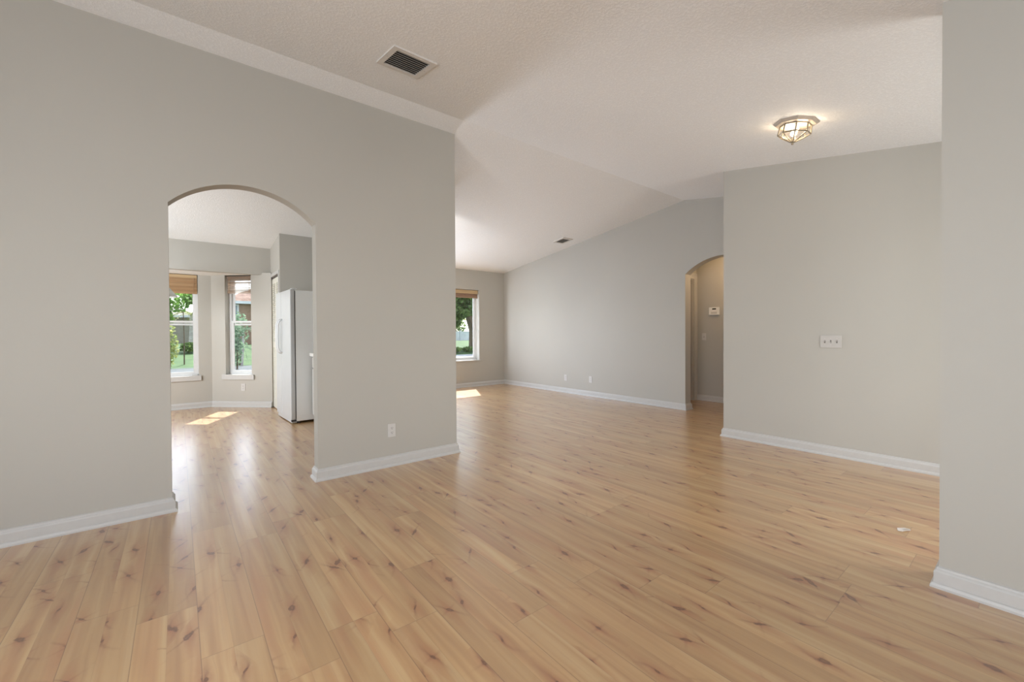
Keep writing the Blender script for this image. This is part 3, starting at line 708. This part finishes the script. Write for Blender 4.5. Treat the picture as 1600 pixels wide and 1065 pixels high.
CX = 1.372
def cabinet(y0, y1, label):
    t = thing('base_cabinet', (CX, y0, 0), label, 'cabinet', 'white base cabinets')
    MB().box(CX + .02, xL - tL - .001, y0 + .001, y1 - .001, .09, .868).build('cabinet_body', 'cabinet', t)
    MB().box(CX + .075, CX + .09, y0 + .001, y1 - .001, 0.0, .09).build('toe_kick', 'cabinet', t)
    m = MB(); m.box(CX, CX + .018, y0 + .012, y1 - .012, .72, .855); dr = m.build('drawer_front', 'cabinet', t, bevel=.003)
    m = MB(); m.box(CX, CX + .018, y0 + .012, y1 - .012, .105, .705).box(CX - .005, CX + .0, y0 + .07, y1 - .07, .165, .645); do = m.build('cabinet_door', 'cabinet', t, bevel=.002)
    for dd, yy, zz in ((dr, (y0 + y1) / 2, .79), (do, y0 + .04, .66)):
        k = MB().lathe([(.006, 0), (.006, .012), (.014, .018), (.012, .026), (.003, .028)], 12, lambda x, y, z: (CX - z, yy + y, zz + x)).build('knob', 'steel', None, origin=(CX, y0, 0), smooth=True)
        k.parent = dd; k.location = (0, 0, 0)
cabinet(5.17, 5.945, 'white base cabinet right against the refrigerator under the counter')
cabinet(4.40, 5.17, 'white base cabinet nearer the arch, second from the refrigerator')
tag(MB().box(1.345, xL - tL - .001, 4.39, 5.948, .8685, .910).build('countertop', 'counter', bevel=.004), 'pale kitchen countertop over the base cabinets beside the refrigerator', 'countertop')

# dome lamp hanging in the breakfast bay
px, py, pz = -0.255, 7.25, 1.678
t = thing('pendant_lamp', (px, py, cz(py)), 'white dome pendant lamp hanging in the breakfast bay, half hidden by the arch', 'pendant lamp')
m = MB(); prof = [(.03, .215), (.06, .205), (.12, .165), (.18, .105), (.225, .045), (.250, .012), (.258, 0.0)]
inn = [(r - .006, z - .003) for r, z in prof[::-1]]
m.lathe([(r, pz + z) for r, z in prof + inn], 36, lambda x, y, z: (px + x, py + y, z), caps=False)
m.bm.faces.ensure_lookup_table(); m.build('lamp_shade', 'dome', t, smooth=True)
MB().lathe([(.262, pz - .016), (.262, pz - .001), (.246, pz - .001), (.246, pz - .016)], 36, lambda x, y, z: (px + x, py + y, z), caps=False).build('rim', 'vinyl', t)
MB().lathe([(.034, pz + .21), (.034, pz + .25), (.010, pz + .27)], 16, lambda x, y, z: (px + x, py + y, z)).build('socket_cap', 'dome', t)
MB().tube([(px, py, pz + .26), (px, py, cz(py) - .02)], .004, 8).build('cord', 'dome', t)
MB().lathe([(.06, cz(py) + .004), (.06, cz(py) - .02), (.03, cz(py) - .03)], 20, lambda x, y, z: (px + x, py + y, z)).build('ceiling_canopy', 'dome', t)
MB().lathe([(.012, pz + .20), (.014, pz + .16), (.032, pz + .11), (.030, pz + .085), (.012, pz + .068)], 16, lambda x, y, z: (px + x, py + y, z)).build('bulb', 'plate', t, smooth=True)

# small raised whitish fleck on the floor
m = MB(); pts = [(3.236, .516), (3.262, .524), (3.300, .500), (3.318, .478), (3.300, .470), (3.268, .490), (3.244, .500)]
zz = [.004, .010, .007, .003, .006, .012, .005]
bot_ = [(x, y, .0008) for x, y in pts]; top_ = [(x, y, z) for (x, y), z in zip(pts, zz)]
m.poly(bot_[::-1])
c = m.bm.verts.new((3.275, .498, .011)); tv = [m.bm.verts.new(p) for p in top_]; bv = list(m.bm.verts)[:7]
for k in range(7):
    j = (k + 1) % 7; m.bm.faces.new([tv[k], tv[j], c]); m.bm.faces.new([bv[k], bv[j], tv[j], tv[k]])
tag(m.build('pale_fleck', 'fleck', origin=(3.275, .498, 0)), 'tiny whitish fleck on the wood floor left of the near right wall end', 'scrap')

# ------------------------------------------------------------------ outdoors
def ground_z(y): return -.14 if y < 22 else min(.56, -.14 + (y - 22) / 6 * .70)
m = MB(); ys = [8.9, 14, 20, 22, 24, 26, 28, 40, 80]
vs = [[m.bm.verts.new((x, y, ground_z(y))) for x in (-40, 0, 20, 80)] for y in ys]
for i in range(len(ys) - 1):
    for k in range(3): m.bm.faces.new([vs[i][k], vs[i][k + 1], vs[i + 1][k + 1], vs[i + 1][k]])
struct(m.build('lawn', 'lawn'))
struct(MB().box(-6, 6.5, 8.7, 20.6, -.16, -.12).build('patio', 'paving'))
struct(MB().box(7.0, 22, 8.7, 22.0, -.16, -.11).build('pool_deck', 'deck'))

def foliage(m, c, r, n, s, rnd):
    c = Vector(c)
    for _ in range(n):
        v = Vector((rnd.gauss(0, 1), rnd.gauss(0, 1), rnd.gauss(0, 1))).normalized() * (rnd.random() ** .35)
        p = c + Vector((v.x * r[0], v.y * r[1], v.z * r[2]))
        a = Vector((rnd.uniform(-1, 1), rnd.uniform(-1, 1), rnd.uniform(-.6, .6))).normalized(); b = a.orthogonal().normalized()
        b = (b * math.cos(rnd.random() * 6) + a.cross(b) * math.sin(rnd.random() * 6)); L = s * rnd.uniform(.7, 1.3); w = L * .3
        m.poly([p - a * L * .5, p + b * w, p + a * L * .5, p - b * w])
def tree(name, base, crowns, trunk_top, tr, mat, bark, label, cat='tree', s=.16, n=900, seed=1, group=None):
    rnd = random.Random(seed); t = thing(name, base, label, cat, group)
    m = MB()
    for c, r in crowns: foliage(m, c, r, n, s, rnd)
    m.build('foliage', mat, t)
    if tr:
        b = Vector(base); e = Vector(trunk_top); mid = (b + e) / 2 + Vector((tr * .4, 0, 0)); m = MB(); m.tube([b, mid, e], tr, 10, tr * .65)
        for c, r in crowns: m.tube([e, (e + Vector(c)) / 2 + Vector((.05, 0, .1)), Vector(c)], tr * .5, 6, tr * .15)
        m.build('trunk', bark, t)
    return t
tree('young_tree', (.21, 22.5, ground_z(22.5)), [((.02, 22.5, 2.62), (.52, .6, .50)), ((-.42, 22.5, 2.35), (.30, .4, .45)), ((.42, 22.6, 2.75), (.28, .3, .3)), ((-.28, 22.4, 1.85), (.14, .2, .3))], (.20, 22.5, 2.1), .025, 'leaf', 'bark',
     'bright green young tree on a thin trunk outside the left bay window', s=.15, n=420, seed=3)
def shrub(base, r, h, mat, label, seed, n=380, s=.13, group='garden shrubs'):
    return tree('shrub', base, [((base[0], base[1], base[2] + h * .55), (r, r, h * .5))], (base[0], base[1], base[2] + h * .4), .03, mat, 'bark', label, 'shrub', s, n, seed, group)
shrub((-.25, 21.0, ground_z(21)), .30, 1.62, 'leaf_yellow', 'yellow-green shrub below the young tree outside the left bay window', 5)
for k, (x, yy, r, h, mt, lb) in enumerate([
        (-.55, 25.6, .45, .55, 'leaf_dark', 'low dark shrub at the left edge of the far lawn'),
        (.42, 25.8, .38, .48, 'leaf_dark', 'low dark shrub in the middle of the far lawn edge'),
        (1.35, 25.9, .36, .52, 'leaf_blue', 'low grey-green shrub at the foot of the pale trunk'),
        (2.35, 24.5, .42, 2.1, 'leaf_blue', 'tall grey-green shrub before the terracotta house'),
        (1.72, 18.6, .22, 2.0, 'leaf_blue', 'slender grey-green shrub seen through the angled bay window'),
        (13.6, 23.0, .5, .34, 'leaf_dark', 'low dark planting along the white pool deck'),
        (14.75, 23.1, .5, .32, 'leaf_dark', 'low dark planting at the deck corner under the big tree')]):
    shrub((x, yy, ground_z(yy)), r, h, mt, lb, 20 + k, n=420)
# palms
def palm(base, h, crown, nfr, mat, bark, label, seed, tr=.10, L=1.0):
    rnd = random.Random(seed); t = thing('palm', base, label, 'palm', 'garden palms'); b = Vector(base); e = b + Vector((.06, 0, h))
    MB().tube([b, (b + e) / 2 + Vector((.02, 0, 0)), e], tr, 10, tr * .8).build('trunk', bark, t)
    for k in range(nfr):
        a = 2 * math.pi * k / nfr + rnd.uniform(-.2, .2); up = rnd.uniform(.2, 1.1); d = Vector((math.cos(a), math.sin(a), 0)); m = MB(); pts = []
        for i in range(7):
            f = i / 6; pts.append(e + d * (L * f * math.cos(up * .6)) + Vector((0, 0, L * (up * f - .95 * f * f))))
        m.tube(pts, .012, 5, .004)
        for i in range(1, 7):
            for s in (-1, 1):
                for q in (0, .5):
                    p = pts[i - 1].lerp(pts[i], q + .25); side = d.cross(Vector((0, 0, 1))) * s; tip = p + side * L * .26 * (1.1 - i / 8) + d * L * .14 - Vector((0, 0, L * .07))
                    w = d * L * .018; m.poly([p - w, p + w, tip])
        m.build('frond', mat, t)
palm((.52, 27.4, ground_z(27.4)), 1.75, 1, 11, 'leaf_yellow', 'pale_bark', 'pale-trunked palm at the far lawn edge, left bay window', 41, .10, 1.2)
palm((2.10, 21.5, ground_z(21.5)), .75, 1, 14, 'leaf_blue', 'bark', 'short strappy palm on the lawn, angled bay window', 42, .06, .75)
palm((2.05, 20.4, ground_z(20.4)), 1.5, 1, 12, 'leaf_blue', 'pale_bark', 'slim palm with a pale stem nearest the angled bay window', 43, .045, .6)
# big tree outside the living room
tree('broad_tree', (16.55, 25.0, ground_z(25)), [((15.3, 25, 3.5), (1.3, 1.3, .9)), ((14.2, 25.2, 3.2), (.9, 1, .9)), ((16.2, 25.2, 3.9), (1.1, 1.1, .9)), ((14.9, 24.8, 2.55), (.7, .8, .55)), ((15.6, 25.1, 2.75), (.7, .8, .5)), ((13.6, 25, 2.6), (.6, .6, .6)), ((15.6, 25.8, 5.4), (2.0, 1.6, 1.7)), ((17.6, 26.2, 5.0), (1.7, 1.5, 1.6)), ((13.6, 26.0, 4.8), (1.4, 1.4, 1.3)), ((15.4, 26.4, 7.2), (1.7, 1.5, 1.3)), ((15.1, 25.6, 1.95), (.45, .5, .35)), ((14.5, 25.5, 2.2), (.5, .5, .5))],
     (16.0, 25.0, 2.6), .50, 'leaf_dark', 'bark', 'big leafy tree on the lawn outside the living room window', s=.30, n=650, seed=9)
# fence
t = thing('garden_fence', (18.5, 31, ground_z(31)), 'white board fence beyond the lawn outside the living room window', 'fence')
m = MB(); z0 = ground_z(31)
for k in range(34): m.box(14.5 + k * .20, 14.5 + k * .20 + .185, 31, 31.03, z0 + .02, z0 + .80)
m.build('boards', 'fence', t)
for k in range(4): MB().box(14.4 + k * 2.25, 14.52 + k * 2.25, 30.97, 31.07, z0, z0 + .88).build('fence_post', 'fence', t)
for zz_ in (.12, .68): MB().box(14.5, 21.3, 31.03, 31.06, z0 + zz_, z0 + zz_ + .09).build('fence_rail', 'fence', t)
# bushes behind the fence and at the far end of the garden
for k, (x, yy, rr, h, mt, lb) in enumerate([
        (20.2, 34.0, 1.0, 2.3, 'leaf_dark', 'leafy bush rising behind the white board fence, nearer the big trunk'),
        (23.2, 34.5, 0.9, 2.2, 'leaf', 'bright bush rising behind the white board fence, farther from the camera'),
        (23.4, 39.5, 1.4, 3.2, 'leaf_yellow', 'tall yellow-green bush behind the white board fence')]):
    shrub((x, yy, ground_z(yy)), rr, h, mt, lb, 60 + k, n=700, s=.24)
# houses
def house(name, x0, x1, y0, y1, h, rh, wm, rm, label, wins):
    zb = ground_z(y0); t = thing('house', ((x0 + x1) / 2, y0, zb), label, 'house', None)
    MB().box(x0, x1, y0, y1, zb - .1, zb + h).build('house_wall', wm, t)
    o = .45; e = zb + h - .02; cxm = (x0 + x1) / 2; my = (y0 + y1) / 2; hw = min(x1 - x0, y1 - y0) / 2
    m = MB(); A = [(x0 - o, y0 - o, e), (x1 + o, y0 - o, e), (x1 + o, y1 + o, e), (x0 - o, y1 + o, e)]
    r0, r1 = (x0 + hw, my, e + rh), (x1 - hw, my, e + rh)
    m.poly([A[0], A[1], r1, r0]); m.poly([A[1], A[2], r1]); m.poly([A[2], A[3], r0, r1]); m.poly([A[3], A[0], r0]); m.poly(A[::-1])
    m.build('roof', rm, t)
    MB().box(x0 - o, x1 + o, y0 - o - .03, y0 - o, e - .16, e + .01).build('fascia', 'fence', t)
    for (a, b, c, d_) in wins:
        w = MB().box(a - .09, b + .09, y0 - .04, y0, c - .09, d_ + .09).build('window', 'fence', t)
        p_ = MB().box(a, b, y0 - .05, y0 - .041, c, d_).build('pane', 'pane', None, origin=t.location); p_.parent = w; p_.location = (0, 0, 0)
house('a', 2.45, 13.0, 31.5, 40, 2.72, 2.4, 'stucco', 'roof', 'terracotta house with clay tile roof seen through the angled bay window', [(2.72, 2.95, 2.35, 3.0), (4.4, 5.4, 1.6, 2.8)])
house('b', -12, 1.2, 40, 48, 2.1, 1.8, 'cream_wall', 'roof_grey', 'pale cream house far behind the young tree, left bay window', [(-1.2, -.4, 1.5, 2.2), (-4, -3, 1.4, 2.3)])
